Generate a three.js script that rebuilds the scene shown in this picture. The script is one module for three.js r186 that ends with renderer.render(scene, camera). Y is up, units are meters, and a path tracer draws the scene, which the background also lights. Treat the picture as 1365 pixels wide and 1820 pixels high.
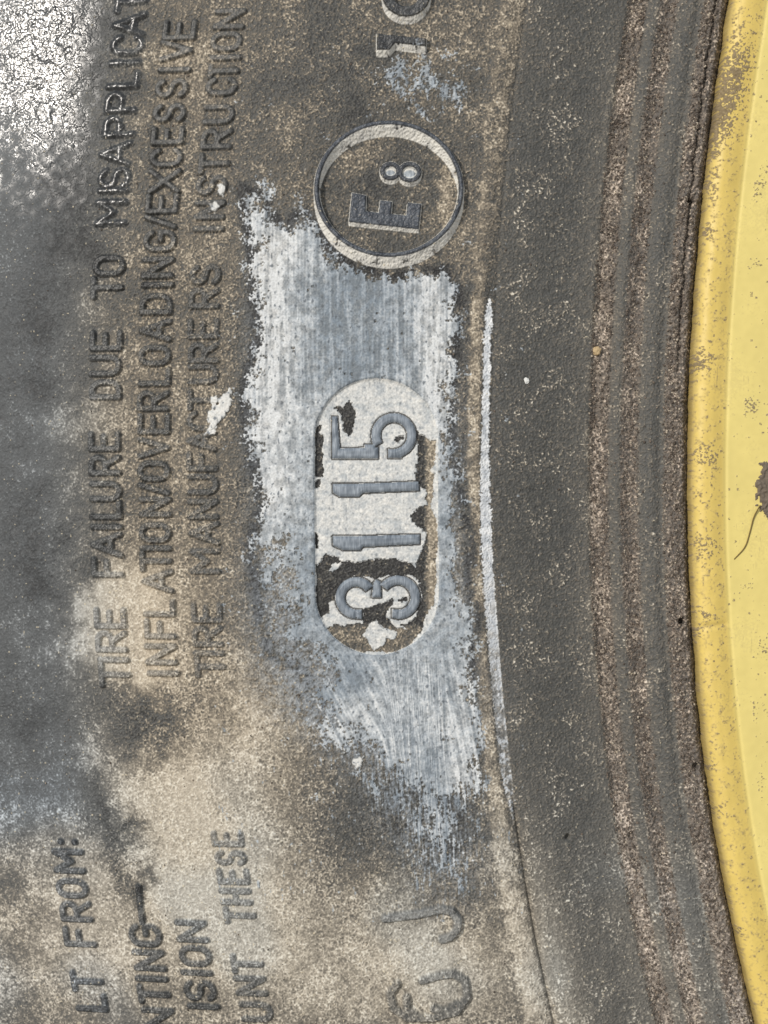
import * as THREE from 'three';

// ------------------------------------------------------------------ camera, sky, sun, exposure
// The wheel stands upright; one unit of the layout ("u") is 0.0445 mm on the tyre's side.
const K = 0.0000445, CX = 682.5, CY = 910, DIST = 2500;
const scene = new THREE.Scene();
const camera = new THREE.PerspectiveCamera(40, 0.75, 0.01, 50);
camera.position.set(0, 0, DIST * K);
camera.lookAt(0, 0, 0);
const SUN = new THREE.Vector3(-0.585, 0.32, 0.745).normalize();
{
  const w = 256, h = 128, d = new Float32Array(w * h * 4);
  for (let j = 0; j < h; j++) for (let i = 0; i < w; i++) {
    const el = ((j + 0.5) / h - 0.5) * Math.PI, az = ((i + 0.5) / w - 0.5) * 2 * Math.PI;
    const v = new THREE.Vector3(Math.cos(el) * Math.cos(az), Math.sin(el), Math.cos(el) * Math.sin(az));
    const up = Math.max(0, v.y), c = Math.max(0, v.dot(SUN));
    const hz = Math.pow(1 - up, 3), g = 0.3 * Math.pow(c, 5);
    const low = THREE.MathUtils.smoothstep(v.y, -0.12, 0.05);
    const s = [0.78 + 0.22 * hz + g, 0.88 + 0.12 * hz + g * 0.97, 1.0 + g * 0.9];
    const o = (j * w + i) * 4, e = [0.62, 0.6, 0.57];
    for (let k = 0; k < 3; k++) d[o + k] = (e[k] * (1 - low) + s[k] * low) * 0.62;
    d[o + 3] = 1;
  }
  const t = new THREE.DataTexture(d, w, h, THREE.RGBAFormat, THREE.FloatType);
  t.mapping = THREE.EquirectangularReflectionMapping; t.magFilter = THREE.LinearFilter; t.minFilter = THREE.LinearFilter; t.needsUpdate = true;
  scene.background = t; scene.environment = t;
}
const sun = new THREE.DirectionalLight(0xfff8ef, 2.6);
sun.position.copy(SUN).multiplyScalar(1); sun.target.position.set(0, 0, 0);
sun.castShadow = true; sun.shadow.radius = 14; sun.shadow.mapSize.set(2048, 2048);
Object.assign(sun.shadow.camera, { left: -0.08, right: 0.08, top: 0.08, bottom: -0.08, near: 0.5, far: 1.5 });
scene.add(sun, sun.target);
const renderer = new THREE.WebGLRenderer({ antialias: true });
renderer.setSize(768, 1024); renderer.shadowMap.enabled = true;
renderer.toneMapping = THREE.LinearToneMapping; renderer.toneMappingExposure = 1.0;

// ------------------------------------------------------------------ small maths and noise
const clamp = (x, a = 0, b = 1) => x < a ? a : x > b ? b : x;
const sst = (a, b, x) => { const t = clamp((x - a) / (b - a)); return t * t * (3 - 2 * t); };
const lerp = (a, b, t) => a + (b - a) * t;
let seed = 20240611;
const rnd = () => { seed = (seed + 0x6D2B79F5) | 0; let t = Math.imul(seed ^ seed >>> 15, 1 | seed); t = t + Math.imul(t ^ t >>> 7, 61 | t) ^ t; return ((t ^ t >>> 14) >>> 0) / 4294967296; };
const PERM = new Uint8Array(512), GRX = new Float32Array(256), GRY = new Float32Array(256);
for (let i = 0; i < 256; i++) { PERM[i] = i; const a = rnd() * 6.2832; GRX[i] = Math.cos(a); GRY[i] = Math.sin(a); }
for (let i = 255; i > 0; i--) { const j = rnd() * (i + 1) | 0, t = PERM[i]; PERM[i] = PERM[j]; PERM[j] = t; }
for (let i = 0; i < 256; i++) PERM[256 + i] = PERM[i];
function gn(x, y) {                                   // gradient noise, about -1..1
  const xi = Math.floor(x), yi = Math.floor(y), fx = x - xi, fy = y - yi, X = xi & 255, Y = yi & 255;
  const u = fx * fx * fx * (fx * (fx * 6 - 15) + 10), v = fy * fy * fy * (fy * (fy * 6 - 15) + 10);
  const a = PERM[PERM[X] + Y], b = PERM[PERM[X + 1] + Y], c = PERM[PERM[X] + Y + 1], d = PERM[PERM[X + 1] + Y + 1];
  const n0 = GRX[a] * fx + GRY[a] * fy, n1 = GRX[b] * (fx - 1) + GRY[b] * fy, n2 = GRX[c] * fx + GRY[c] * (fy - 1), n3 = GRX[d] * (fx - 1) + GRY[d] * (fy - 1);
  return 1.5 * (n0 + u * (n1 - n0) + v * (n2 + u * (n3 - n2) - n0 - u * (n1 - n0)));
}
const hash2 = (x, y) => { let h = Math.imul(x | 0, 374761393) + Math.imul(y | 0, 668265263) | 0; h = Math.imul(h ^ h >>> 13, 1274126177); return ((h ^ h >>> 16) >>> 0) / 4294967296; };

function vn(x, y) {                                   // value noise, -1..1, grainier than gn
  const xi = Math.floor(x), yi = Math.floor(y), fx = x - xi, fy = y - yi, u = fx * fx * (3 - 2 * fx), v = fy * fy * (3 - 2 * fy);
  const a = hash2(xi, yi), b = hash2(xi + 1, yi), c = hash2(xi, yi + 1), d = hash2(xi + 1, yi + 1);
  return 2 * (a + u * (b - a) + v * (c - a + u * (a - b - c + d))) - 1;
}
// rings round the hub: s counts radially (from the tread to the hub), t downwards
const bend = (s, t) => {
  const f = clamp((s - 200) / 1017, -0.5, 1.5), u = t - (765 + 85 * f);
  return (8.5e-5 + 2.86e-5 * f) * u * u + 1.4e-8 * Math.max(f, 0) * u * u * u;
};
const sOf = (x, y) => { let s = x - bend(x, y); s = x - bend(s, y); return x - bend(s, y); };
const segD = (px, py, ax, ay, bx, by) => {
  const dx = bx - ax, dy = by - ay, l = dx * dx + dy * dy, h = l > 0 ? clamp(((px - ax) * dx + (py - ay) * dy) / l) : 0;
  return Math.hypot(px - ax - dx * h, py - ay - dy * h);
};
function polySD(p, x, y) {                              // signed distance to a polygon, negative inside
  let d = 1e9, inside = false;
  for (let i = 0, j = p.length - 1; i < p.length; j = i++) {
    d = Math.min(d, segD(x, y, p[j][0], p[j][1], p[i][0], p[i][1]));
    if ((p[i][1] > y) !== (p[j][1] > y) && x < (p[j][0] - p[i][0]) * (y - p[i][1]) / (p[j][1] - p[i][1]) + p[i][0]) inside = !inside;
  }
  return inside ? -d : d;
}
function blobs(list, x, y) {                            // soft patches: [x, y, rx, ry, turn, strength]
  let v = 0;
  for (const b of list) {
    const dx = x - b[0], dy = y - b[1];
    if (Math.abs(dx) > 2.6 * Math.max(b[2], b[3]) || Math.abs(dy) > 2.6 * Math.max(b[2], b[3])) continue;
    const c = Math.cos(b[4]), n = Math.sin(b[4]), p = (dx * c + dy * n) / b[2], q = (dy * c - dx * n) / b[3], r = p * p + q * q;
    if (r < 6.5) v += b[5] * Math.exp(-r);
  }
  return v;
}

// ------------------------------------------------------------------ moulded writing: one stroke font, letters one by one
const arc = (cx, cy, rx, ry, a0, a1, n = 10) => Array.from({ length: n + 1 }, (_, i) => { const a = (a0 + (a1 - a0) * i / n) * Math.PI / 180; return [cx + rx * Math.cos(a), cy + ry * Math.sin(a)]; });
const FONT = {
  A: [[[0, 0], [.5, 1], [1, 0]], [[.2, .36], [.8, .36]]],
  C: [[...arc(.5, .7, .5, .3, 20, 180, 8), ...arc(.5, .3, .5, .3, 180, 340, 8)]],
  D: [[[0, 0], [0, 1], ...arc(.45, .6, .55, .4, 90, 0, 6), ...arc(.45, .4, .55, .4, 0, -90, 6), [0, 0]]],
  E: [[[1, 1], [0, 1], [0, 0], [1, 0]], [[0, .53], [.85, .53]]],
  F: [[[1, 1], [0, 1], [0, 0]], [[0, .53], [.85, .53]]],
  G: [[...arc(.5, .7, .5, .3, 20, 180, 8), ...arc(.5, .3, .5, .3, 180, 360, 8), [1, .48], [.55, .48]]],
  H: [[[0, 0], [0, 1]], [[1, 0], [1, 1]], [[0, .5], [1, .5]]],
  I: [[[.5, 0], [.5, 1]]],
  L: [[[0, 1], [0, 0], [1, 0]]],
  M: [[[0, 0], [0, 1], [.5, .4], [1, 1], [1, 0]]],
  N: [[[0, 0], [0, 1], [1, 0], [1, 1]]],
  O: [[...arc(.5, .68, .5, .32, 0, 180, 10), ...arc(.5, .32, .5, .32, 180, 360, 10), [1, .68]]],
  P: [[[0, 0], [0, 1], ...arc(.55, .74, .45, .26, 90, -90, 8), [0, .48]]],
  R: [[[0, 0], [0, 1], ...arc(.55, .74, .45, .26, 90, -90, 8), [0, .48]], [[.5, .48], [1, 0]]],
  S: [[...arc(.5, .745, .48, .255, 20, 270, 9), ...arc(.5, .245, .5, .245, 90, -160, 9)]],
  T: [[[.5, 0], [.5, 1]], [[0, 1], [1, 1]]],
  U: [[[0, 1], ...arc(.5, .32, .5, .32, 180, 360, 10), [1, 1]]],
  V: [[[0, 1], [.5, 0], [1, 1]]],
  X: [[[0, 0], [1, 1]], [[0, 1], [1, 0]]],
  '/': [[[0, 0], [1, 1]]],
  ':': [[[.5, .2], [.5, .21]], [[.5, .72], [.5, .73]]],
  '-': [[[0, .5], [1, .46]]],
};
// every mark: bounding box in the layout, f(x, y) = height above the side there, top(x, y) = how much of its worn top shows
const marks = [];
function strokeMark(name, lines, hw, H, slope, wear, skew = 0, white = 0, dome = 0) {   // lines in layout units
  let x0 = 1e9, x1 = -1e9, y0 = 1e9, y1 = -1e9; const sg = [];
  for (const l of lines) for (let i = 0; i < l.length; i++) {
    const p = l[i], q = l[Math.min(i + 1, l.length - 1)]; sg.push([p[0], p[1], q[0], q[1]]);
    x0 = Math.min(x0, p[0]); x1 = Math.max(x1, p[0]); y0 = Math.min(y0, p[1]); y1 = Math.max(y1, p[1]);
  }
  const pad = hw + slope + 3;
  const one = (x, y) => { let d = 1e9; for (const s of sg) d = Math.min(d, segD(x, y, s[0], s[1], s[2], s[3])); return dome ? Math.pow(Math.max(0, 1 - (d * d) / ((hw + slope) * (hw + slope))), 1.3) : 1 - sst(hw - slope * 0.35, hw + slope, d); };
  addMark(name, [x0 - pad, x1 + pad, y0 - pad, y1 + pad], one, H, wear, skew, white);
}
function addMark(name, box, one, H, wear, skew, white) {
  const b = [...box]; b[3] += skew;
  const f = skew ? (x, y) => { let m = one(x, y); for (let k = 1; k <= 8; k++) m = Math.max(m, one(x, y - skew * k / 8) * (1 - k / 8.5)); return m; } : one;
  marks.push({ name, box: b, f, one, H, wear, skew, white });
}
// rows of letters: baseline ring, letter height, [glyph, middle, width]
const ROWS = [
  [205, 50, 'T1203 38 I1176 0 R1143 30 E1101 29 F1009 28 A969 38 I937 0 L905 28 U873 27 R826 28 E783 27 D690 27 U647 29 E602 28 T507 32 O468 28 M372 38 I332 0 S310 31 A266 38 P216 30 P173 30 L133 22 I102 0 C70 28 A34 36 T-8 32'],
  [295, 50, 'I1199 0 N1165 29 F1119 27 L1082 22 A1034 34 T998 30 I975 0 O947 27 N901 27 /869 14 O837 28 V795 30 E752 29 R711 28 L668 24 O630 28 A585 32 D538 29 I504 0 N473 29 G425 30 /391 18 E358 28 X318 36 C275 26 E236 24 S195 26 S151 26 I118 0 V84 30 E47 28'],
  [381, 47, 'T1186 32 I1162 0 R1132 28 E1090 26 M998 36 A948 34 N905 27 U861 28 F820 26 A783 30 C747 28 T711 28 U664 27 R626 28 E583 27 R529 28 S487 28 I405 0 N371 26 S327 28 T288 30 R244 28 U200 26 C150 24 T123 18 I99 0 O70 26 N30 28'],
  [86, 50, 'L1799 24 T1761 30 F1680 26 R1634 28 O1592 26 M1543 34 :1508 0'],
  [207, 50, 'N1822 30 T1778 26 I1750 0 G1672 32 N1717 28 -1618 66'],
  [291, 48, 'I1795 0 S1767 28 I1735 0 O1705 28 N1661 30'],
  [382, 48, 'U1801 26 N1755 26 T1716 26 T1630 22 H1596 20 E1560 19 S1527 18 E1493 18'],
];
ROWS.forEach(([sb, hgt, str], row) => {
  const tk = str.split(' ');
  for (let i = 0; i < tk.length; i += 2) {
    const ch = tk[i][0], mid = +tk[i].slice(1), w = +tk[i + 1];
    const jit = (hash2(mid, row) - .5) * 3;
    const lines = FONT[ch].map(l => {
      const out = [];
      for (const [u, v] of l) { const s = sb + jit - v * hgt, t = mid - (u - .5) * w; out.push([s + bend(s, t), t]); }
      return out;
    });
    const faint = row === 2 ? .8 : row === 6 ? .75 : 1, lit = row === 0 && mid < 400;
    strokeMark('letter', lines, row < 3 ? 4.7 : 4.8, (lit ? 3.6 : 6.5) * faint, lit ? 4.8 : 3, lit ? .75 : row < 3 ? .5 * faint : .82 * faint, 0, 0, lit ? 1 : 0);
  }
});
// thick marks: the size figures at the top, the approval mark and what stands in it, the flourish letters below
const rot = (cx, cy, a, l) => l.map(([x, y]) => [cx + (x - cx) * Math.cos(a) - (y - cy) * Math.sin(a), cy + (x - cx) * Math.sin(a) + (y - cy) * Math.cos(a)]);
const boxSD = p => (x, y) => 1 - sst(-1.5, 2.2, polySD(p, x, y));
function polyMark(name, p, H, wear, skew, white) {
  const xs = p.map(q => q[0]), ys = p.map(q => q[1]);
  addMark(name, [Math.min(...xs) - 6, Math.max(...xs) + 6, Math.min(...ys) - 6, Math.max(...ys) + 6], boxSD(p), H, wear, skew, white);
}
polyMark('digit', [[670, 62], [690, 65], [757, 71], [757, 86], [702, 80], [692, 92], [670, 92]], 13, .6, 12, 1);
strokeMark('digit', [[...arc(722, -6, 33, 30, 0, 360, 24)]], 9, 13, 3, .6, 12, 1);
addMark('approval_mark', [540, 842, 205, 500], (x, y) => {
  const dx = (x - 691) / 128, dy = (y - 338) / 117, r = Math.hypot(dx, dy), d = Math.abs(r - 1) * 122;
  return 1 - sst(2.4, 6.4, d);
}, 16, .8, 21, 1);
polyMark('letter', rot(684, 385, .105, [[622, 350], [647, 352], [649, 380], [673, 380], [673, 358], [694, 358], [694, 380], [722, 380], [722, 357], [746, 357], [746, 402], [622, 402]]), 8, .9, 7, 1);
strokeMark('digit', [arc(694, 305, 14.5, 12.5, 0, 360, 16), arc(728, 307, 17, 14.5, 0, 360, 18)], 3.6, 8, 2.6, .7, 7, 1);
strokeMark('letter', [[[684, 1632], [735, 1626], [785, 1616], [803, 1620], [814, 1635], [812, 1652], [801, 1664], [786, 1669]]], 6.5, 10, 4, .75, 0, .25);
strokeMark('emblem', [[[705, 1748], [692, 1766], [700, 1792], [725, 1808], [770, 1808], [812, 1796], [830, 1770], [826, 1742], [806, 1730], [780, 1733], [750, 1742]], [[722, 1772], [724, 1794], [738, 1803]], [[770, 1792], [790, 1796], [812, 1784]]], 6, 9, 4.5, .45);
// date figures: flat tops, hard edges
const thickArc = (cx, cy, ro, ri, a0, a1) => [...arc(cx, cy, ro, ro, a0, a1, 22), ...arc(cx, cy, ri, ri, a1, a0, 22)];
function flatMark(polys, H, wear) {
  const all = polys.flat(), xs = all.map(q => q[0]), ys = all.map(q => q[1]);
  addMark('digit', [Math.min(...xs) - 5, Math.max(...xs) + 5, Math.min(...ys) - 5, Math.max(...ys) + 5], (x, y) => {
    let d = 1e9; for (const p of polys) d = Math.min(d, polySD(p, x, y)); return Math.max(d < 2.6 ? .005 : 0, .55 * (1 - sst(-.6, 1.3, d)) + .45 * clamp((.5 - d) / 5));
  }, H, wear, 0, 0);
}
flatMark([thickArc(633, 1063, 37, 20.5, 92, 325), thickArc(707.5, 1062, 39, 22.5, 215, 448), [[640, 1084], [643, 1084], [643, 1101], [634, 1100], [630, 1084]], [[697, 1083], [709, 1084], [709, 1101], [697, 1098]], [[661, 1062], [664, 1036], [668, 1030], [676, 1034], [678, 1062]]], 8.5, 1.2);
flatMark([[[591, 953], [638, 953], [746, 950], [746, 967], [645, 972], [640, 978], [610, 978], [592, 970]]], 8.5, 1.2);
flatMark([[[591, 860], [636, 860], [744, 856], [745, 872], [645, 876], [638, 883], [604, 883], [592, 876]]], 8.5, 1.2);
flatMark([[[590, 740], [599, 740], [604, 797], [672, 795], [672, 815], [590, 815]], thickArc(700, 775, 40, 24, 150, 448).map(([x, y]) => [x, y - 1]), [[690, 798], [714, 800], [714, 814], [690, 814]], [[648, 790], [664, 790], [671, 800], [671, 814], [650, 814]]], 8.5, 1.2);

// ------------------------------------------------------------------ what lies on the rubber
const PLX = 668, PLR = 109, PLT = 782, PLB = 1054;                       // date plate: a stadium
const plateSD = (x, y) => segD(x, y, PLX - (y - 900) * 0.004, PLT, PLX + 2, PLB) - PLR;
const PAINT = [[432, 338], [462, 350], [476, 374], [494, 402], [510, 410], [526, 384], [541, 380], [558, 404], [576, 440], [616, 470], [700, 496], [790, 482], [812, 520], [806, 640], [798, 760], [812, 870], [836, 960], [830, 1040], [846, 1100], [838, 1180], [850, 1290], [852, 1400], [800, 1425], [735, 1405], [690, 1360], [648, 1322], [606, 1328], [575, 1306], [560, 1250], [548, 1190], [482, 1160], [456, 1050], [448, 960], [468, 900], [446, 780], [434, 700], [462, 600], [452, 500], [446, 420]];
const PFLECK = [[745, 150, 95, 55, .3, .50], [700, 140, 40, 50, 0, .06], [480, 340, 60, 40, .5, .34], [800, 800, 38, 330, 0, .30], [785, 1470, 56, 110, -.12, .74], [700, 1400, 60, 60, 0, .3], [640, 1370, 40, 40, 0, .36], [480, 1080, 60, 110, 0, .3], [455, 700, 40, 300, 0, .22], [560, 395, 40, 30, 0, .2], [838, 1100, 22, 250, -.06, .3], [800, 130, 60, 60, 0, .22]];
const PTHIN = [[500, 1060, 48, 130, 0, -.50], [600, 1200, 40, 50, .4, -.04], [560, 1180, 50, 60, .5, -.22], [640, 1300, 45, 40, 0, -.05], [815, 1010, 30, 90, 0, -.3], [822, 900, 22, 90, 0, -.34]];
const HOLES = [
  [[556, 758], [572, 757], [567, 770], [574, 775], [574, 845], [568, 850], [558, 840], [561, 800], [556, 780]], [[552, 860], [566, 852], [570, 865], [558, 868]], [[550, 936], [560, 945], [566, 955], [563, 975], [552, 978], [555, 960]],
  [[740, 765], [752, 775], [775, 785], [774, 820], [766, 835], [772, 845], [770, 870], [765, 900], [778, 930], [776, 1000], [772, 1070], [755, 1100], [735, 1122], [712, 1113], [725, 1110], [742, 1095], [750, 1060], [745, 1030], [735, 1015], [745, 990], [757, 965], [758, 945], [740, 935], [729, 918], [742, 906], [759, 895], [757, 870], [742, 860], [740, 830], [744, 800]],
  [[553, 990], [565, 1005], [578, 985], [590, 988], [608, 997], [640, 1000], [670, 994], [700, 993], [725, 1002], [740, 1008], [747, 1030], [735, 1024], [712, 1022], [690, 1024], [668, 1030], [650, 1026], [632, 1024], [612, 1032], [598, 1050], [595, 1065], [590, 1070], [584, 1075], [583, 1090], [565, 1106], [558, 1095], [562, 1060], [563, 1020], [556, 1005]],
  [[645, 1083], [665, 1078], [688, 1070], [697, 1064], [700, 1075], [690, 1085], [687, 1098], [700, 1110], [708, 1118], [735, 1118], [756, 1098], [752, 1120], [735, 1140], [710, 1158], [690, 1160], [660, 1157], [640, 1163], [620, 1155], [600, 1143], [580, 1125], [576, 1118], [595, 1112], [620, 1113], [645, 1108], [646, 1095]],
  [[592, 725], [602, 722], [612, 725], [620, 713], [628, 725], [634, 735], [630, 748], [625, 770], [618, 775], [610, 765], [612, 750], [604, 745], [605, 735]], [[702, 781], [718, 774], [721, 778], [704, 785]], [[708, 1066], [724, 1061], [726, 1066], [710, 1070]]];
const ISLES = [[[583, 1015], [590, 1003], [609, 998], [605, 1010], [588, 1016]], [[645, 1130], [655, 1110], [668, 1102], [680, 1115], [690, 1120], [708, 1125], [700, 1137], [688, 1134], [680, 1150], [665, 1155], [655, 1148], [650, 1138]]];
const WASH = [[500, 1080, 66, 130, 0, .9], [570, 1220, 70, 70, 0, 1], [620, 1300, 60, 50, 0, .8], [700, 1230, 150, 90, .2, .8], [690, 1370, 70, 90, -.3, .8], [785, 1470, 60, 120, -.15, 1.1], [730, 1440, 50, 90, -.3, .5], [815, 1050, 24, 130, -.1, .6], [800, 840, 26, 160, 0, .55], [452, 700, 26, 270, 0, .5], [540, 420, 40, 40, 0, .5], [520, 780, 46, 120, 0, .4]];
const FLAKES = [[[363, 772], [372, 740], [384, 715], [400, 700], [408, 686], [414, 712], [404, 728], [400, 742], [388, 748], [378, 768]], [[370, 738], [376, 705], [384, 700], [386, 722], [376, 742]], [[371, 362], [384, 359], [388, 368], [384, 376], [372, 374]], [[388, 322], [396, 330], [400, 344], [396, 352], [388, 346]], [[628, 1352], [646, 1344], [642, 1364], [632, 1370]]];
// the raised ridge and its white face
const RIDGE0 = 832, RIDGE1 = 872, RIBA = 1048, CRUST = 1180, EDGE = 1216;
const DUST = [
  [10, 750, 130, 560, 0, -.14], [108, 420, 46, 120, .4, -.34], [60, 560, 60, 40, .5, -.14], [50, 1000, 90, 120, 0, -.22], [60, 1270, 150, 110, .2, -.14], [50, 640, 70, 40, 0, -.12], [90, 780, 60, 80, .3, .08], [150, 450, 90, 60, -.6, -.1],
  [235, 1075, 105, 95, 0, .62], [180, 1130, 80, 70, 0, .34], [270, 1180, 70, 45, 0, .3], [150, 1190, 40, 60, 0, .15], [250, 1270, 80, 36, .1, -.34],
  [270, 1400, 90, 75, .5, .55], [330, 1500, 60, 130, -.15, .5], [290, 1580, 90, 60, 0, .2], [120, 1560, 110, 90, .5, .3], [190, 1500, 24, 100, -.45, -.5], [230, 1590, 22, 40, -.4, -.25],
  [160, 1700, 170, 150, 0, .34], [30, 1700, 90, 150, 0, .1], [420, 1560, 120, 160, 0, .3], [560, 1700, 260, 150, 0, .36], [720, 1760, 170, 110, 0, .2],
  [560, 1400, 130, 110, .4, -.06], [690, 1460, 90, 100, 0, -.22], [790, 1490, 60, 110, 0, -.2], [470, 1420, 120, 110, 0, .16], [620, 1560, 140, 60, 0, .12], [900, 1650, 60, 160, 0, .1], [400, 1250, 110, 110, 0, .14], [480, 1330, 90, 110, 0, .14],
  [170, 760, 60, 200, 0, .16], [280, 620, 110, 170, 0, .14], [340, 860, 80, 120, 0, .1], [250, 330, 100, 90, 0, .06], [330, 150, 130, 110, 0, .16], [90, 60, 90, 130, 0, -.5], [100, 250, 60, 90, 0, -.3],
  [560, 150, 130, 140, 0, -.08], [500, 260, 90, 90, 0, .06], [690, 345, 110, 100, 0, -.2], [600, 120, 160, 110, 0, -.1], [470, 200, 60, 120, 0, -.06], [800, 340, 22, 70, 0, .35], [640, 265, 60, 16, -.4, .25],
  [820, 1700, 80, 120, 0, .2], [450, 930, 30, 160, 0, -.12], [440, 600, 24, 250, 0, -.22], [210, 240, 70, 180, 0, -.12],
];
const streakN = (x, y) => gn((x + y * .12) / 5, y / 38) * .6 + gn((x + y * .12) / 2.6 + 40, y / 20) * .4;
function surface(x, y) {                               // dust, paint, tone at a place, all matter with outlines of its own
  const s = sOf(x, y);
  const nf = gn(x / 3.3, y / 3.3), nm = gn(x / 7 + 71, y / 7) * .75 + gn(x / 4.7 + 11, y / 4.7) * .5, nl = gn(x / 17 + 13, y / 17 + 5), nb = gn(x / 60 + 3, y / 60 + 9), nh = gn(x / 170, y / 170 + 31);
  // paint
  let paint = 0, thick = 1, wash0 = 0;
  const inFrame = x > 380 && x < 930 && y > 60 && y < 1640;
  const edge = nm * .34 + gn(x / 15 + 40, y / 21) * .3 + nf * .24 + gn(x / 38 + 8, y / 38) * .34;
  let pd = 99;
  if (inFrame) {
    pd = polySD(PAINT, x, y);
    let v = clamp(.5 - pd / (56 + 70 * sst(1040, 1180, y) * sst(690, 600, x)), -.4, 1.05);
    const fl = blobs(PFLECK, x, y), th = blobs(PTHIN, x, y);
    const sv = y > 1290 ? streakN(x - (y - 1290) * .18, y) * .55 * sst(1290, 1380, y) : 0;
    v = Math.max(v + th, fl * (.9 + .3 * nh)) + edge * .95 + sv + Math.min(0, th) * .2;
    const psd = plateSD(x, y);
    if (psd < 0) {
      const ix = x + nl * 3.2 + nm * 2 + nf * .8, iy = y + gn(x / 12 + 90, y / 12) * 3 + gn(x / 5 + 30, y / 5) * 1.6;
      let hd = 99; for (const h of HOLES) hd = Math.min(hd, polySD(h, ix, iy));
      for (const h of ISLES) hd = Math.max(hd, -polySD(h, ix, iy));
      v = sst(-1.2, 1.2, hd + vn(x / 3, y / 3) * .8) * 1.1;
    }
    paint = sst(.44, .60, v); thick = psd < -2 ? 1.6 : .8;
    const rr = Math.hypot((x - 691) / 137, (y - 346) / 131);
    if (rr < 1) { paint = 0; wash0 = 1; const hd = Math.min(Math.hypot((x - 694) / 10.5, (y - 306) / 8.5), Math.hypot((x - 728) / 13, (y - 308) / 10.5)); if (hd < 1.3) { paint = sst(1.1, .9, hd + nf * .1); thick = 1.7; } }
  }
  if (x > 350 && x < 660 && y > 310 && y < 1390) for (const f of FLAKES) { const d = polySD(f, x, y); if (d < 14) { const v = sst(1.5, -1.5, d + nm * 4 + nl * 5); if (v > paint) { paint = v; thick = 2.2; pd = -40; } } }
  // white face of the ridge, ragged
  const v0 = vn(x / 3, y / 3);
  let face = 0;
  if (s > 846 && s < 876 && y > 480 && y < 1560) {
    const on = sst(520, 560, y) * (1 - sst(1380, 1480, y));
    const c = 862 + 6 * sst(900, 1250, y), hw = (6.5 + 3.4 * sst(700, 950, y) + 1 * sst(1000, 1250, y)) * on + nm * 2.6 + nl * 1.5 + nf * 2 + v0 * 1.5;
    face = sst(hw + 1, hw - 1, Math.abs(s - c)) * sst(.0, .2, on);
  }
  // dust
  let clus = 0;
  let D = .44 - .05 * sst(1050, 850, y) - .05 * sst(1300, 1450, y) + blobs(DUST, x + nb * 30 + nl * 14, y + nh * 40 + gn(x / 33 + 5, y / 33) * 22) + nh * .10 + nb * .16 + nl * .10;
  let R = 0;
  if (s > 815) {
    const bot = sst(1250, 1750, y);
    const strip = sst(824 - 8 * bot, 836 - 6 * bot, s + nl * 3) * (1 - sst(848 + 16 * sst(500, 300, y) + 10 * bot, 858 + 16 * sst(500, 300, y) + 14 * bot, s)) * 1;
    D = lerp(D * (1 - .5 * sst(815, 825, s) * sst(470, 520, y) * sst(1420, 1320, y)), .54 + .12 * sst(420, 640, y) + .2 * bot + nl * .2 + nb * .15, strip);
    if (s > 858) D = lerp(D, .23 + .16 * bot + .3 * bot * sst(960, 890, s) + nb * .05 + nh * .05 + .08 * sst(990, 1040, s), sst(858, 880, s));
    clus = sst(870, 890, s) * sst(.0, .6, nb * .8 + nl * .5 + .3 * nm) * (1 - .6 * sst(1000, 1040, s));
    const w = nb * 5 + nl * 2.5;
    D += (.22 + nb * .14) * sst(1040, 1062, s + w + nm * 4) * (1 - sst(1074, 1094, s + w + nm * 4)) + (.12 + nb * .12) * sst(1098, 1114, s + w * .6 + nm * 4) * (1 - sst(1130, 1148, s + w * .6 + nm * 4));
    D -= .03 * sst(1146, 1152, s) * (1 - sst(1170, 1178, s));
    D += .13 * sst(1172, 1190, s + w * .5 + nm * 4);
    R = sst(1048, 1056, s) * (1 - sst(1080, 1090, s)) + sst(1102, 1110, s) * (1 - sst(1132, 1142, s)) + sst(1178, 1187, s);
  }
  const bare = inFrame ? Math.exp(-Math.pow((pd - 4) / 10, 2)) * (1 - sst(1150, 1300, y)) * sst(-.3, .3, nl + .3) : 0;
  D -= bare * .35;
  if (plateSD(x, y) < 3 && inFrame) { const rg = sst(752, 764, x - nl * 5) + sst(1106, 1122, y - nl * 6) * .6; D = clamp(.08 + clamp(rg) * .62 + nl * .12); }
  const v1 = vn(x / 2.1, y / 2.1), v2 = vn(x / 3.3 + 50, y / 3.3 + 9), v = v1 * .62 + v2 * .5 + nf * .36 + nm * .16;
  const smooth = sst(230, 60, s) * sst(1560, 1300, y) * .5 + sst(860, 885, s) * .5 * (1 - R) + sst(.75, 1, D) * .3;
  const dust = clamp(D, 0, .93) + v * .35 * (1 - clamp(smooth, 0, .8)) * (.75 + .5 * sst(-.3, .4, nb)) + Math.pow(Math.max(0, v1 * .6 + v2 * .5 + nf * .2), 2) * (.36 + clus * 1.3);
  let wash = 0;
  if (inFrame && !wash0 && plateSD(x, y) > 0) wash = clamp(blobs(WASH, x, y) * (y > 1290 ? sst(-.6, .5, streakN(x - (y - 1290) * .18, y) * 1.1 + nm * .5 + nf * .3) : sst(-.75, .45, nm * .8 + nf * .4 + nl * .5 + .1)));
  return { wash, v, v1, v2, s, nf, nm, nl, nb, nh, paint, thick, face, D, dust, bare, pd, R };
}

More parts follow.
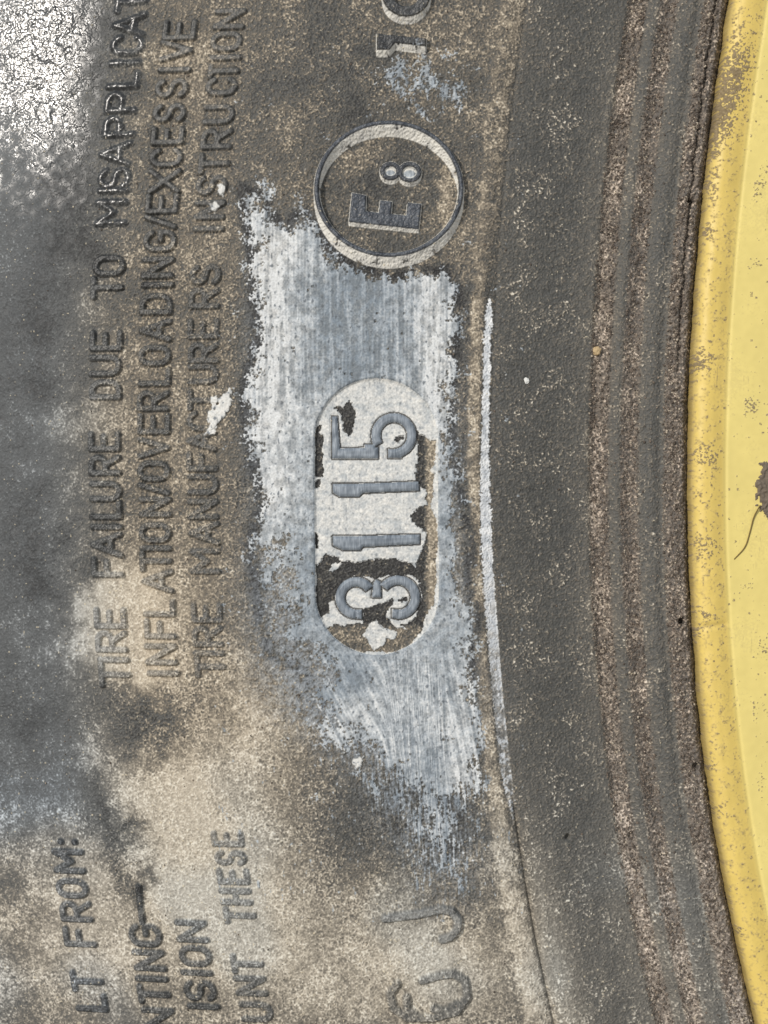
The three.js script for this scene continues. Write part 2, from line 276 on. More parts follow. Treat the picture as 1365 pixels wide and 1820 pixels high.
// relief of the writing, gathered once on the texture's grid
const TX0 = -250, TY0 = -200, TW = 1522, TH = 2048, TS = 2220 / TH;         // layout units per texel
const relief = new Float32Array(TW * TH), wornTop = new Float32Array(TW * TH), lowFace = new Float32Array(TW * TH), gap = new Uint8Array(TW * TH);
for (const m of marks) {
  const i0 = Math.max(0, Math.floor((m.box[0] - 8 - TX0) / TS)), i1 = Math.min(TW - 1, Math.ceil((m.box[1] + 8 - TX0) / TS)), j0 = Math.max(0, Math.floor((m.box[2] - 8 - TY0) / TS)), j1 = Math.min(TH - 1, Math.ceil((m.box[3] + 8 - TY0) / TS));
  for (let j = j0; j <= j1; j++) for (let i = i0; i <= i1; i++) {
    const x = TX0 + (i + .5) * TS, y = TY0 + (j + .5) * TS, f = m.f(x, y);
    if (f < .004) continue;
    const o = j * TW + i, one = m.one(x, y);
    relief[o] = Math.max(relief[o], f * m.H);
    if (m.wear > 1 && f < .3) gap[o] = 1;
    wornTop[o] = Math.max(wornTop[o], (m.wear > 1 ? sst(.3, .5, one) : one) * m.wear);
    if (m.white) lowFace[o] = Math.max(lowFace[o], m.skew ? sst(.03, .16, f) * sst(.75, .3, one) * m.white : one * m.white * .9);
  }
}

// ------------------------------------------------------------------ colour, gloss and fine relief of the rubber
const colour = new Uint8Array(TW * TH * 4), gloss = new Uint8Array(TW * TH * 4), fine = new Uint8Array(TW * TH * 4), paintMap = new Float32Array(TW * TH);
const C3 = (r, g, b) => [r, g, b];
const RAMP = [[-.4, 30, 30, 30], [-.05, 50, 49, 48], [.16, 74, 74, 71], [.34, 94, 90, 83], [.5, 117, 109, 97], [.66, 147, 137, 121], [.84, 178, 166, 147], [1.0, 199, 187, 167], [1.25, 226, 217, 199]];
const BARE = C3(38, 38, 39), WHITE = C3(214, 216, 216), CHALK = C3(224, 222, 216), BLUE = C3(128, 139, 149), SLATE = C3(90, 97, 105);
const PWHITE = [[470, 560, 60, 260, 0, .5], [500, 720, 60, 160, 0, .4], [490, 450, 60, 70, 0, .42], [770, 560, 34, 160, 0, .55], [780, 700, 30, 120, 0, .4], [620, 560, 90, 90, 0, -.28], [590, 660, 90, 40, 0, -.2], [490, 900, 50, 90, 0, .4], [760, 1260, 90, 90, 0, .3], [625, 1275, 70, 40, -.4, .42], [825, 1370, 30, 50, 0, .55], [600, 1200, 60, 40, 0, -.1], [550, 1000, 50, 100, 0, -.2], [830, 1150, 22, 150, 0, .2]];
for (let j = 0; j < TH; j++) for (let i = 0; i < TW; i++) {
  const x = TX0 + (i + .5) * TS, y = TY0 + (j + .5) * TS, o = j * TW + i, q = ((TH - 1 - j) * TW + i) * 4;
  const a = surface(x, y); if (gap[o]) { a.paint *= .25; a.dust = Math.min(a.dust, .12); } paintMap[o] = a.paint * a.thick;
  let r, g, b, ro, h = 0;
  // rubber, from polished black to thick tan dust, grain by grain
  const lf = sst(260, 40, a.s), top = wornTop[o];
  const scuff = gn((x * .8 - y * .6) / 3, (x * .6 + y * .8) / 40) * .05 * lf + gn(a.s / 3.1, y / 45) * .05 * sst(850, 900, a.s);
  let d = a.dust + scuff - a.bare * .2;
  d -= clamp(top) * (.55 + .3 * a.nm) * (a.s < 840 ? 1 : 0);
  if (a.D < .16 && plateSD(x, y) < 2) d -= .12;
  const stop = RAMP.findIndex(e => e[0] > d), e1 = RAMP[stop < 0 ? RAMP.length - 1 : stop], e0 = RAMP[stop < 0 ? RAMP.length - 1 : Math.max(0, stop - 1)], u = e1 === e0 ? 0 : (d - e0[0]) / (e1[0] - e0[0]);
  const cool = clamp(lf * .85 * sst(1650, 1300, y) + .2 * sst(870, 900, a.s) * (1 - a.R) + top * .5 + (.22 + .3 * sst(-.1, .5, a.nh)) * sst(1250, 1500, y)), pk = a.R * .45;
  r = lerp(e0[1], e1[1], u); g = lerp(e0[2], e1[2], u); b = lerp(e0[3], e1[3], u);
  const m = (r + g + b) / 3; const bl = lf + top * .5; r = lerp(r, m * lerp(.99, .965, bl), cool); g = lerp(g, m * 1.005, cool); b = lerp(b, m * lerp(.99, 1.035, bl), cool);
  r = lerp(r, m * 1.09, pk); g = lerp(g, m * .985, pk); b = lerp(b, m * .915, pk);
  const cover = sst(.2, .6, d);
  const gm = lf * sst(410, 200, y + a.nl * 60 + a.nb * 60) * sst(185, 90, a.s + a.nl * 24);
  ro = .66 + .08 * a.nl + .05 * a.nm - .46 * gm;
  ro = lerp(ro, .93, cover);
  if (top > .1 && a.s < 500) ro = lerp(ro, y < 420 && a.s < 225 ? .27 : .5, clamp(top * 2.2));
  const gl = gm;
  h = a.v1 * (.8 - .5 * lf) + a.v2 * (.7 - .5 * lf) + a.nf * .45 * (1 - lf * .5) + gl * (a.nf * .25 + a.nm * .12) + a.nm * (.12 + a.R * .4) + cover * .4;
  h *= 1 - .5 * gm;
  if (top > .1 && a.s < 500) h *= 1 - .8 * clamp(top * 2) * sst(480, 400, y);
  if (a.bare > .02) { const t = a.bare * .4 * sst(-.4, .4, a.nl + a.nm); r = lerp(r, BARE[0], t); g = lerp(g, BARE[1], t); b = lerp(b, BARE[2], t); }
  if (a.wash > .01) { const t = a.wash * .8, w = clamp(.35 + a.nl * .35 + a.nm * .3); r = lerp(r, lerp(104, 184, w), t); g = lerp(g, lerp(111, 191, w), t); b = lerp(b, lerp(118, 198, w), t); ro = lerp(ro, .7, t); }
  // paint
  if (a.paint > .01) {
    const pl = plateSD(x, y) < 1;
    let w = pl ? .80 + a.nl * .16 + a.nm * .2 + a.nf * .1 - .38 * sst(.1, .6, gn(x / 30, y / 14 + 7)) * .5 : .28 + blobs(PWHITE, x, y) + a.nb * .18 + a.nl * .2 + a.nm * .24 + a.nf * .12;
    const wa = .5 - .3 * sst(680, 800, x), st = y < 720 ? gn(x / 4.4, y / 90) * .34 + gn(x / 13, y / 160) * .34 : y > 1130 ? sst(1130, 1190, y) * (gn((x * Math.cos(wa) - y * Math.sin(wa)) / 5, (x * Math.sin(wa) + y * Math.cos(wa)) / 70) * .4 + gn((x * Math.cos(wa) - y * Math.sin(wa)) / 14, (x * Math.sin(wa) + y * Math.cos(wa)) / 120) * .4) : gn(x / 7, y / 24) * .2;
    if (!pl) w += st;
    if (a.thick > 2) w = .9 + a.nm * .15;
    w = clamp(w);
    const dk = sst(.42, .75, gn(x / 6 + 9, y / 9) + a.nf * .3) * (pl ? .42 : .75);
    const P = [0, 1, 2].map(c => lerp(lerp(BLUE[c], (pl || a.thick > 2 ? CHALK : WHITE)[c], w), SLATE[c], dk) * (1 + a.nf * .06 + a.v1 * .05));
    const op = a.paint * (pl || a.thick > 2 ? 1 : .78 + .22 * sst(-.5, .3, a.nl + st * 2));
    r = lerp(r, P[0], op); g = lerp(g, P[1], op); b = lerp(b, P[2], op);
    ro = lerp(ro, .72, a.paint); h = lerp(h, a.nm * .5 + a.nl * .3 + a.nf * .35 + st, a.paint);
  }
  if (a.face > .01) { const w = clamp(.7 + a.nl * .5 + a.nm * .3), t = a.face * (1 - .85 * sst(980, 1400, y + a.nl * 120) * sst(-.6, .3, a.nm + a.nl * .6)); r = lerp(r, lerp(170, 238, w), t); g = lerp(g, lerp(176, 239, w), t); b = lerp(b, lerp(183, 239, w), t); ro = lerp(ro, .75, t); }
  // paint caught on the lower faces of the thick marks, the tops of the date figures rubbed to slate
  if (lowFace[o] > .02) { const t = clamp(lowFace[o] * 1.3 * sst(-.95, -.4, a.nm * .6 + a.nl * .9 + a.v1 * .2)), w = clamp(.86 + a.nl * .3 + a.nf * .2); r = lerp(r, lerp(150, 228, w), t); g = lerp(g, lerp(150, 225, w), t); b = lerp(b, lerp(150, 216, w), t); ro = lerp(ro, .75, t); }
  if (top > 1) { const st = gn(x / 2.2, y / 16) * .5 + a.nl * .4, t = clamp((top - .95) * 5); const w = clamp(.45 + st * .7); r = lerp(r, lerp(92, 172, w), t); g = lerp(g, lerp(101, 180, w), t); b = lerp(b, lerp(111, 188, w), t); ro = .5; h = st * .4; }
  else if (top > .55 && lowFace[o] < .4 && a.s > 500 && a.s < 830 && y < 520) { const t = sst(.5, .8, top) * .75, w = clamp(.3 + a.nl * .6 + a.nm * .4); r = lerp(r, lerp(70, 125, w), t); g = lerp(g, lerp(76, 131, w), t); b = lerp(b, lerp(86, 140, w), t); ro = .5; }
  // pale single grains
  const cell = hash2(Math.floor(x / 2.4), Math.floor(y / 2.4));
  const gd = .995 - .008 * clamp(a.D) - .01 * a.R;
  if (cell > gd && a.paint < .3) { const t = .15 + .6 * hash2(Math.floor(x / 2.4) + 7, Math.floor(y / 2.4)); r = lerp(r, 222, t); g = lerp(g, 208, t); b = lerp(b, 178, t); h += .8; }
  colour[q] = clamp(r, 4, 250); colour[q + 1] = clamp(g, 4, 250); colour[q + 2] = clamp(b, 4, 250); colour[q + 3] = 255;
  gloss[q] = 255; gloss[q + 1] = clamp(ro, .2, 1) * 255; gloss[q + 2] = 0; gloss[q + 3] = 255;
  fine[q] = fine[q + 1] = fine[q + 2] = clamp(128 + h * 62, 0, 255); fine[q + 3] = 255;
}
function tex(data, w, h, srgb) {
  const t = new THREE.DataTexture(data, w, h, THREE.RGBAFormat, THREE.UnsignedByteType);
  t.magFilter = THREE.LinearFilter; t.minFilter = THREE.LinearMipmapLinearFilter; t.generateMipmaps = true; t.anisotropy = 8;
  if (srgb) t.colorSpace = THREE.SRGBColorSpace; t.needsUpdate = true; return t;
}
const rubber = new THREE.MeshStandardMaterial({ map: tex(colour, TW, TH, true), roughnessMap: tex(gloss, TW, TH), roughness: 1, bumpMap: tex(fine, TW, TH), bumpScale: 3.2 * K, metalness: 0 });
const uvT = (x, y) => [(x - TX0) / (TW * TS), 1 - (y - TY0) / (TH * TS)];
const at = (map, x, y) => map[clamp(Math.floor((y - TY0) / TS), 0, TH - 1) * TW + clamp(Math.floor((x - TX0) / TS), 0, TW - 1)];

// ------------------------------------------------------------------ form of the tyre's side
const PITS = [[1230, 355, 6, 22], [1213, 1105, 6, 22], [1010, 1490, 5, 8], [1125, 1490, 5, 7], [1240, 1364, 6, 14]];
function profile(s) {
  let z = s < 640 ? -Math.pow(640 - s, 2) / 6400 : 0;                  // bulges away to the tread
  z += 2.5 * Math.exp(-Math.pow((s - 840) / 17, 2));                     // rounded ridge
  z -= 3.5 * sst(851, 872, s);
  z -= 14 * sst(880, 1050, s);
  z += -7 * sst(1044, 1060, s) * (1 - sst(1086, 1100, s)) - 5 * Math.exp(-Math.pow((s - 1124) / 13, 2)) + 4 * Math.exp(-Math.pow((s - 1162) / 15, 2));
  z += 9 * sst(1172, 1194, s) - 26 * sst(1211, 1234, s);
  return z;
}
function height(x, y, s = sOf(x, y)) {
  let z = profile(s) + gn(x / 46, y / 46) * 1.1 + gn(x / 15, y / 15 + 50) * .55 + gn(x / 7, y / 7 + 90) * .28 + gn(x / 300, y / 300) * 5;
  const R = sst(1048, 1058, s) * (1 - sst(1080, 1090, s)) + sst(1102, 1110, s) * (1 - sst(1132, 1142, s)) * .8 + sst(1176, 1186, s) * 1.5;
  if (R > 0) z += R * (gn(x / 8, y / 8) * 1.6 + gn(x / 4.4, y / 4.4) * 1.3 + gn(x / 26, y / 26) * 1.8);
  if (s > 1185) z -= 8 * sst(700, 560, y) * sst(4, .6, Math.abs(s - 1203 - gn(3, y / 30) * 4 - gn(7, y / 9) * 2.5));    // crack in the packed dirt
  if (s > 864 && s < 882) z -= (1.6 + 6 * sst(1330, 1480, y)) * Math.exp(-Math.pow((s - 873) / 2.4, 2));
  const p = plateSD(x, y);
  if (p < 8) z -= 7 * sst(3.5, -3.5, p);
  if (y < 900 && x < 700) { const e = Math.abs(Math.hypot(x - 668, y - 790) - 148); if (e < 6) z -= 3.2 * sst(5, 0, e) * sst(560, 640, 1330 - y - x * .25); }
  for (const q of PITS) { const d = Math.hypot(x - q[0], y - q[1]); if (d < q[2] * 2) z -= q[3] * sst(q[2] * 1.25, q[2] * .5, d); }
  return z;
}
const pt = (x, y, z) => [(x - CX) * K, (CY - y) * K, z * K];
const lines = (a, b, step) => { const n = Math.round((b - a) / step); return Array.from({ length: n }, (_, i) => a + (b - a) * i / n); };
const SL = [...lines(-250, -20, 7), ...lines(-20, 560, 2.4), ...lines(560, 832, 2), ...lines(832, 872, 2), ...lines(872, 1048, 2.5), ...lines(1048, 1180, 2), ...lines(1180, 1234, 2), 1234];
const TL = [...lines(-195, -20, 7), ...lines(-20, 1840, 2.1), ...lines(1840, 2010, 7), 2010];
const NS = SL.length, NT = TL.length, GX = new Float32Array(NS * NT), GZ = new Float32Array(NS * NT);
for (let j = 0; j < NT; j++) for (let i = 0; i < NS; i++) { const o = j * NS + i, x = SL[i] + bend(SL[i], TL[j]); GX[o] = x; GZ[o] = height(x, TL[j], SL[i]); }
function normalAt(i, j, Z) {
  const i0 = Math.max(0, i - 1), i1 = Math.min(NS - 1, i + 1), j0 = Math.max(0, j - 1), j1 = Math.min(NT - 1, j + 1);
  const a = j * NS + i0, b = j * NS + i1, c = j0 * NS + i, d = j1 * NS + i;
  const ux = GX[b] - GX[a], uz = Z(b) - Z(a), vx = GX[c] - GX[d], vy = TL[j1] - TL[j0], vz = Z(c) - Z(d);
  const n = [-uz * vy, uz * vx - ux * vz, ux * vy], l = Math.hypot(...n); return [n[0] / l, n[1] / l, n[2] / l];
}
function cells(keep, lift) {                            // a mesh of those cells of the side that keep() wants
  const id = new Int32Array(NS * NT).fill(-1), P = [], N = [], U = [], I = [];
  const Z = lift ? o => GZ[o] + lift(o) : o => GZ[o];
  const v = (i, j) => { const o = j * NS + i; if (id[o] < 0) { id[o] = P.length / 3; P.push(...pt(GX[o], TL[j], Z(o))); N.push(...normalAt(i, j, Z)); U.push(...uvT(GX[o], TL[j])); } return id[o]; };
  for (let j = 0; j < NT - 1; j++) for (let i = 0; i < NS - 1; i++) if (keep(i, j)) { const a = v(i, j), b = v(i + 1, j), c = v(i, j + 1), d = v(i + 1, j + 1); I.push(a, c, b, b, c, d); }
  const g = new THREE.BufferGeometry();
  g.setAttribute('position', new THREE.Float32BufferAttribute(P, 3)); g.setAttribute('normal', new THREE.Float32BufferAttribute(N, 3)); g.setAttribute('uv', new THREE.Float32BufferAttribute(U, 2)); g.setIndex(I); return g;
}
const names = {};
const numbered = n => { const k = names[n] = (names[n] ?? -1) + 1; return k ? `${n}_${String(k).padStart(3, '0')}` : n; };
function mesh(name, g, m, parent, label) { const o = new THREE.Mesh(g, m); o.name = numbered(name); o.castShadow = o.receiveShadow = true; if (label) o.userData.label = label; parent.add(o); return o; }
const tyre = new THREE.Group(); tyre.name = 'tyre';
tyre.userData = { label: 'dusty black rubber tyre sidewall with moulded lettering and white paint smears', category: 'tyre' };
scene.add(tyre);
const inPlate = new Uint8Array(NS * NT);
for (let j = 0; j < NT; j++) for (let i = 0; i < NS; i++) { const o = j * NS + i; inPlate[o] = plateSD(GX[o], TL[j]) < 1 ? 1 : 0; }
const plateCell = (i, j) => { const o = j * NS + i; return inPlate[o] & inPlate[o + 1] & inPlate[o + NS] & inPlate[o + NS + 1]; };
const band = (a, b) => (i, j) => SL[i] >= a - .01 && SL[i] < b - .01;
const sidewall = mesh('sidewall', cells((i, j) => SL[i] < RIDGE0 - .01 && !plateCell(i, j)), rubber, tyre);
mesh('ridge', cells(band(RIDGE0, RIDGE1)), rubber, tyre, 'raised ring between sidewall and bead, its right face white with paint');
mesh('bead_flange', cells(band(RIDGE1, 1048)), rubber, tyre);
mesh('rib', cells(band(1048, 1100)), rubber, tyre);
mesh('rib', cells(band(1100, 1180)), rubber, tyre);
mesh('packed_dirt', cells(band(1180, 1300)), rubber, tyre, 'brown grit packed between the tyre bead and the rim');
const plate = mesh('date_plate', cells((i, j) => SL[i] < RIDGE0 && plateCell(i, j)), rubber, tyre, 'long rounded date plate with four figures, thick with flaking white paint');
// paint: a film with its own thickness and torn edges
const film = new Float32Array(NS * NT);
for (let j = 0; j < NT; j++) for (let i = 0; i < NS; i++) { const o = j * NS + i; film[o] = at(paintMap, GX[o], TL[j]); }
const painted = (i, j) => { const o = j * NS + i; return Math.min(film[o], film[o + 1], film[o + NS], film[o + NS + 1]) > .3; };
const lift = o => .35 + 1.5 * film[o];
mesh('paint_smear', cells((i, j) => painted(i, j) && SL[i] < RIDGE0 && TL[j] > 300 && GX[j * NS + i] > 418 && !plateCell(i, j), lift), rubber, tyre, 'white and blue-grey paint film with torn edges round the date plate');
mesh('paint_coat', cells((i, j) => painted(i, j) && SL[i] < RIDGE0 && plateCell(i, j), lift), rubber, plate, 'thick white paint flaking off round the date figures');
mesh('paint_fleck_patch', cells((i, j) => painted(i, j) && SL[i] < RIDGE0 && TL[j] <= 300, lift), rubber, tyre, 'grey paint flecks scattered under the size figures').userData.kind = 'stuff';
for (const [x0, x1, y0, y1] of [[340, 418, 660, 800], [366, 405, 354, 380], [380, 405, 314, 353.9]])
  mesh('paint_flake', cells((i, j) => { const x = GX[j * NS + i]; return painted(i, j) && x > x0 && x < x1 && TL[j] > y0 && TL[j] < y1; }, lift), rubber, sidewall, 'chip of white paint stuck between the letters');
// the writing
let ringMesh = null;
for (const m of marks) {
  const step = m.name === 'approval_mark' ? 2 : m.skew || m.wear > 1 ? 1.5 : 1.7;
  const nx = Math.ceil((m.box[1] - m.box[0]) / step), ny = Math.ceil((m.box[3] - m.box[2]) / step);
  if (m.box[3] < -30 || m.box[2] > 1850) continue;
  const id = new Int32Array((nx + 1) * (ny + 1)).fill(-1), F = new Float32Array((nx + 1) * (ny + 1)), P = [], U = [], I = [];
  for (let j = 0; j <= ny; j++) for (let i = 0; i <= nx; i++) F[j * (nx + 1) + i] = m.f(m.box[0] + i * step, m.box[2] + j * step);
  const v = (i, j) => {
    const o = j * (nx + 1) + i;
    if (id[o] < 0) { id[o] = P.length / 3; const x = m.box[0] + i * step, y = m.box[2] + j * step; P.push(...pt(x, y, height(x, y) + F[o] * m.H * (1 + .06 * gn(x / 9, y / 9)) - .5)); U.push(...uvT(x, y)); }
    return id[o];
  };
  for (let j = 0; j < ny; j++) for (let i = 0; i < nx; i++) {
    const o = j * (nx + 1) + i; if (Math.max(F[o], F[o + 1], F[o + nx + 1], F[o + nx + 2]) < .01) continue;
    const a = v(i, j), b = v(i + 1, j), c = v(i, j + 1), d = v(i + 1, j + 1); I.push(a, c, b, b, c, d);
  }
  const g = new THREE.BufferGeometry();
  g.setAttribute('position', new THREE.Float32BufferAttribute(P, 3)); g.setAttribute('uv', new THREE.Float32BufferAttribute(U, 2)); g.setIndex(I); g.computeVertexNormals();
  if (m.name === 'approval_mark') ringMesh = mesh('approval_mark', g, rubber, tyre, 'raised circle round a letter and a figure, its lower faces white with paint');
  else mesh(m.name, g, rubber, m.wear > 1 ? plate : ringMesh && m.box[0] > 600 && m.box[1] < 800 && m.box[2] > 250 && m.box[3] < 440 ? ringMesh : sidewall);
}

// ------------------------------------------------------------------ wheel rim
const RX0 = 1170, RW = 512, RH = 2048, RS = 2220 / RH;
const rc = new Uint8Array(RW * RH * 4), rg = new Uint8Array(RW * RH * 4), rb = new Uint8Array(RW * RH * 4);
const MUD = [[1300, 150, 30, 90, .25, .62], [1275, 230, 20, 60, .2, .5], [1262, 330, 12, 30, 0, .5], [1256, 410, 14, 16, 0, .6], [1245, 640, 20, 22, .5, .5], [1230, 655, 14, 16, 0, .4], [1335, 720, 18, 22, .4, .62], [1250, 810, 26, 22, .3, .5], [1240, 880, 20, 30, 0, .2], [1250, 1090, 24, 10, .3, .5], [1236, 1125, 12, 20, 0, .55], [1340, 470, 14, 14, 0, .5], [1350, 330, 12, 40, .3, .5], [1325, 1040, 16, 16, 0, .42], [1355, 1150, 14, 30, 0, .45], [1350, 1260, 18, 20, 0, .42], [1350, 1390, 10, 16, 0, .5], [1262, 1360, 10, 10, 0, .55], [1275, 1440, 16, 16, 0, .35], [1312, 1650, 8, 10, 0, .6], [1250, 970, 30, 26, .4, .4], [1285, 100, 30, 60, 0, .2]];
for (let j = 0; j < RH; j++) for (let i = 0; i < RW; i++) {
  const x = RX0 + (i + .5) * RS, y = TY0 + (j + .5) * RS, q = ((RH - 1 - j) * RW + i) * 4, s = sOf(x, y);
  const nf = gn(x / 2.3 + 9, y / 2.3), nm = gn(x / 5 + 31, y / 5), nl = gn(x / 14 + 3, y / 14), nb = gn(x / 60, y / 90 + 7), ns = gn(x / 3 + 60, y / 9);
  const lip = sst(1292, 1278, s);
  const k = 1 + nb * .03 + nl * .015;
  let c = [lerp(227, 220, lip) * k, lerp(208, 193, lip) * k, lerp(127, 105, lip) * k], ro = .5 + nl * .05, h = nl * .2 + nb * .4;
  const mud = blobs(MUD, x, y) + .17 * lip + .10;
  const m = sst(.52, .68, mud * .82 + nm * .4 + nl * .22 + nf * .3 + vn(x / 2.4, y / 2.4) * .18 - .02);
  const dot = hash2(Math.floor(x / 4), Math.floor(y / 4)) > .9965 - .004 * lip ? .8 : 0;
  const v1 = vn(x / 2.4, y / 2.4), scr = sst(.62, .8, gn((x + y * .06) / 2.2, y / 70 + 5)) * sst(.1, .5, nb + nl * .4);
  const film = sst(.0, .9, nl + nm * .6 + v1 * .5) * .24 * lip + sst(.2, .9, nb + nm * .5 + v1 * .5) * .08 + sst(1238 + nm * 4, 1226, s) * .4 + scr * .3;
  const mm = Math.max(m * .85, dot * sst(-.2, .3, nf + .2), film);
  const mc = [112 + nm * 30 + nf * 18, 98 + nm * 28 + nf * 16, 80 + nm * 24 + nf * 14];
  c = c.map((v, n) => lerp(v, mc[n], mm)); ro = lerp(ro, .92, mm); h += m * (1.2 + nm * .8);
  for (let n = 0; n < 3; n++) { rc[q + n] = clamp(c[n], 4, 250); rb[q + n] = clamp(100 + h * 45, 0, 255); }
  rg[q] = 255; rg[q + 1] = clamp(ro) * 255; rg[q + 2] = 0; rc[q + 3] = rg[q + 3] = rb[q + 3] = 255;
}
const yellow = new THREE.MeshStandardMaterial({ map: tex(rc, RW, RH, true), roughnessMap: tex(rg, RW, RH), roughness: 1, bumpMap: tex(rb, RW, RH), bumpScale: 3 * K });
const rimZ = s0 => {
  const s = s0 - 8;
  if (s < 1247) { const a = clamp((1247 - s) / 32); return -24 + 36 * Math.sqrt(Math.max(0, 1 - a * a)) - 34 * sst(1221, 1215, s); }
  return 12 - 4.5 * sst(1252, 1279, s) - 1.2 * Math.exp(-Math.pow((s - 1280) / 2.5, 2)) - 6 * sst(1284, 1500, s);
};
const rim = new THREE.Group(); rim.name = 'wheel_rim';
rim.userData = { label: 'yellow painted steel wheel rim with rounded lip beside the tyre bead', category: 'wheel rim' };
scene.add(rim);
function strip(ss, ts, zf) {
  const P = [], U = [], I = [];
  ts.forEach((t, j) => ss.forEach((s, i) => {
    const x = s + bend(s, t); P.push(...pt(x, t, zf(s, t, x))); U.push((x - RX0) / (RW * RS), 1 - (t - TY0) / (RH * RS));
    if (i && j) { const d = j * ss.length + i, c = d - 1, b = d - ss.length, a = b - 1; I.push(a, c, b, b, c, d); }
  }));
  const g = new THREE.BufferGeometry(); g.setAttribute('position', new THREE.Float32BufferAttribute(P, 3)); g.setAttribute('uv', new THREE.Float32BufferAttribute(U, 2)); g.setIndex(I); g.computeVertexNormals(); return g;
}
const rimTop = (s, t, x) => rimZ(s + gn(9, t / 60) * 2.2 * sst(1270, 1230, s) + gn(19, t / 23) * 1.2 * sst(1240, 1216, s)) + gn(x / 22, t / 30) * .8 * sst(1290, 1250, s) + gn(x / 90, t / 90) * .9 - 7 * Math.exp(-Math.pow((t - 1112 + (s - 1250) * .1) / 5, 2)) * sst(1290, 1275, s) * .4;
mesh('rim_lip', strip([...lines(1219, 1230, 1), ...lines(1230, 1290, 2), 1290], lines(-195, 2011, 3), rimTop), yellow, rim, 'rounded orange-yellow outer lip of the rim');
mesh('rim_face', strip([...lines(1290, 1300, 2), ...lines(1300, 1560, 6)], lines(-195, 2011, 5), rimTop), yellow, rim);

// ------------------------------------------------------------------ loose things
const grainGeo = new THREE.IcosahedronGeometry(1, 0);
{
  const p = grainGeo.attributes.position, n = p.count; for (let i = 0; i < n; i++) { const k = .8 + .35 * hash2(Math.round(p.getX(i) * 50), Math.round(p.getY(i) * 50 + p.getZ(i) * 70)); p.setXYZ(i, p.getX(i) * k, p.getY(i) * k, p.getZ(i) * k); } grainGeo.computeVertexNormals();
  const spots = [];
  while (spots.length < 26000) {
    const s = 1048 + rnd() * 172, t = -30 + rnd() * 1880;
    const R = (s < 1084 ? .6 : s < 1106 ? .04 : s < 1138 ? .6 : s < 1180 ? .03 : s < 1206 ? .9 : .45) * (.5 + .6 * gn(s / 20, t / 60) + .1);
    if (rnd() < R) spots.push([s, t, .6 + Math.pow(rnd(), 5) * 2]);
  }
  while (spots.length < 27500) { const s = 20 + rnd() * 1020, t = rnd() * 1820; if (plateSD(s + bend(s, t), t) > 4 && at(paintMap, s + bend(s, t), t) < .1) spots.push([s, t, .5 + Math.pow(rnd(), 5) * 1.6]); }
  const im = new THREE.InstancedMesh(grainGeo, new THREE.MeshStandardMaterial({ roughness: .85 }), spots.length), o = new THREE.Object3D(), c = new THREE.Color();
  spots.forEach(([s, t, r], i) => {
    const x = s + bend(s, t); o.position.set(...pt(x, t, height(x, t, s) + r * .25)); o.scale.set(r * K * (.8 + rnd() * .5), r * K * (.8 + rnd() * .5), r * K * .8); o.rotation.set(rnd() * 6, rnd() * 6, rnd() * 6); o.updateMatrix(); im.setMatrixAt(i, o.matrix);
    const q = rnd(); c.setStyle(q < .1 ? '#b5a997' : q < .18 ? '#918374' : q < .6 ? '#6f6358' : '#524941'); im.setColorAt(i, c);
  });
  im.name = 'sand_grit'; im.castShadow = im.receiveShadow = true; im.userData = { label: 'fine brown sandy grit lying in the grooves beside the yellow rim', category: 'grit', kind: 'stuff' };
  scene.add(im);
}
function lump(r, sx, sy, sz, rough, sd, detail = 3) {
  const g = new THREE.IcosahedronGeometry(1, detail), p = g.attributes.position;
  for (let i = 0; i < p.count; i++) { const x = p.getX(i), y = p.getY(i), z = p.getZ(i), k = 1 + rough * (gn(x * 1.7 + sd, y * 1.7 + z) + .5 * gn(x * 4 + sd, y * 4 + z * 3)); p.setXYZ(i, x * k * sx * r * K, y * k * sy * r * K, z * k * sz * r * K); }
  g.computeVertexNormals(); return g;
}
function loose(name, label, category, g, m, x, y, z) { const o = mesh(name, g, m, scene); o.position.set(...pt(x, y, z)); o.userData = { label, category }; return o; }
const stone = c => new THREE.MeshStandardMaterial({ color: c, roughness: .85 });
loose('pebble', 'round buff pebble sitting in the first groove of the bead', 'pebble', lump(8, 1, 1, .7, .25, 3), stone('#b9a27c'), 1063, 622, height(1063, 622) + 2);
loose('white_chip', 'tiny white stone chip on the dark bead flange', 'stone chip', lump(5, .9, 1.1, .5, .4, 8, 2), stone('#dcdcd8'), 936, 676, height(936, 676) + 1);

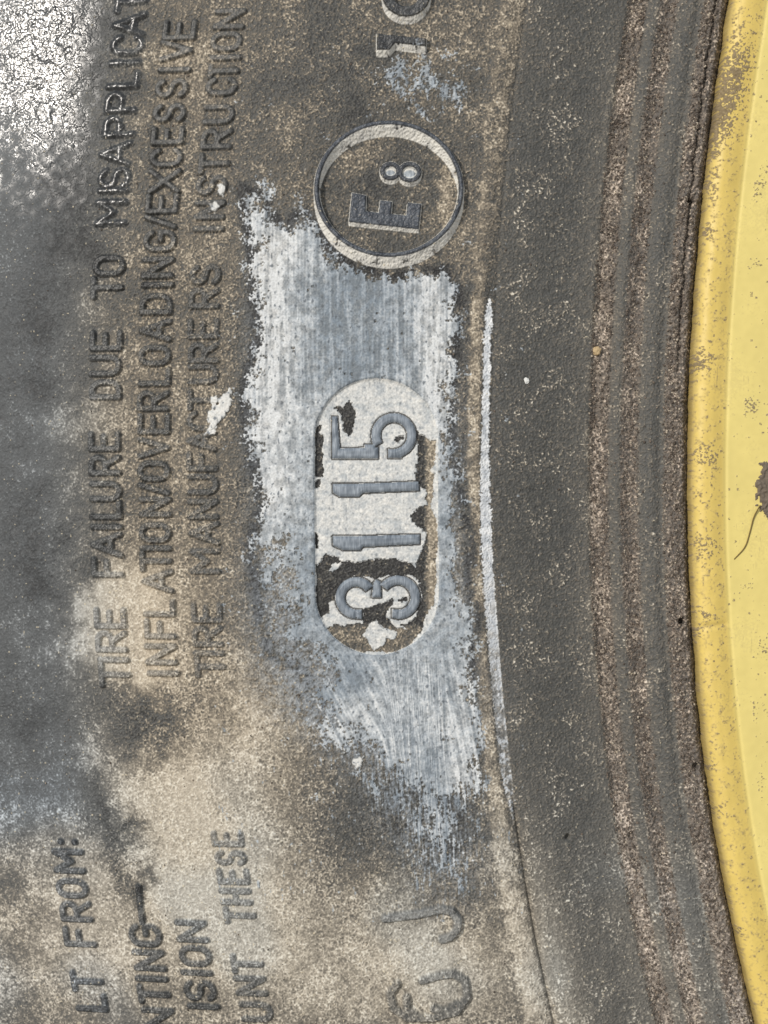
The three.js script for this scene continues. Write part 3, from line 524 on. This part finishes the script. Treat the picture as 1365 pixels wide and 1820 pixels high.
{
  const g = [], step = 2, x0 = 1290, y0 = 770, n = 60, mN = 95, P = [], U = [], I = [], id = new Map();
  const mask = (x, y) => Math.exp(-Math.pow(Math.hypot((x - 1382) / 42, (y - 870) / 56), 2.4)) + .22 * gn(x / 13, y / 13) + .16 * gn(x / 6, y / 6) - .42;
  const v = (i, j) => { const k = j * 200 + i; if (!id.has(k)) { id.set(k, P.length / 3); const x = x0 + i * step, y = y0 + j * step, m = clamp(mask(x, y), 0, .5); P.push(...pt(x, y, rimZ(sOf(x, y)) - .4 + m * 16 + (m > 0 ? gn(x / 5, y / 5) * 2 + gn(x / 11, y / 11) * 2.5 + 2 : 0))); U.push(x * K, y * K); } return id.get(k); };
  for (let j = 0; j < mN; j++) for (let i = 0; i < n; i++) { const x = x0 + i * step, y = y0 + j * step; if (Math.max(mask(x, y), mask(x + step, y), mask(x, y + step), mask(x + step, y + step)) < 0) continue; const a = v(i, j), b = v(i + 1, j), c = v(i, j + 1), d = v(i + 1, j + 1); I.push(a, c, b, b, c, d); }
  const geo = new THREE.BufferGeometry(); geo.setAttribute('position', new THREE.Float32BufferAttribute(P, 3)); geo.setIndex(I);
  const col = []; for (let i = 0; i < P.length / 3; i++) { const k = .75 + .45 * rnd(); col.push(.155 * k, .125 * k, .095 * k); }
  geo.setAttribute('color', new THREE.Float32BufferAttribute(col, 3)); geo.computeVertexNormals();
  const o = mesh('mud_clump', geo, new THREE.MeshStandardMaterial({ vertexColors: true, roughness: .95 }), scene);
  o.userData = { label: 'grey-brown clump of dried mud stuck on the yellow rim face', category: 'mud' };
}
function twig(name, label, category, pts, r, c) {
  const curve = new THREE.CatmullRomCurve3(pts.map(p => new THREE.Vector3(...pt(...p))));
  const o = mesh(name, new THREE.TubeGeometry(curve, 24, r * K, 6), new THREE.MeshStandardMaterial({ color: c, roughness: .8 }), scene); o.userData = { label, category };
}
twig('dry_stem', 'thin dry stem curving below the mud on the rim face', 'stem', [[1348, 898, 12], [1338, 918, 9], [1331, 945, 8], [1322, 972, 8], [1303, 994, 7]], 1.1, '#6d5a2e');
twig('straw_piece', 'short pale straw lying on the dark bead flange', 'straw', [[908, 504, -15], [930, 500, -14], [958, 497, -15]], 1.2, '#a59c7d');

renderer.render(scene, camera);
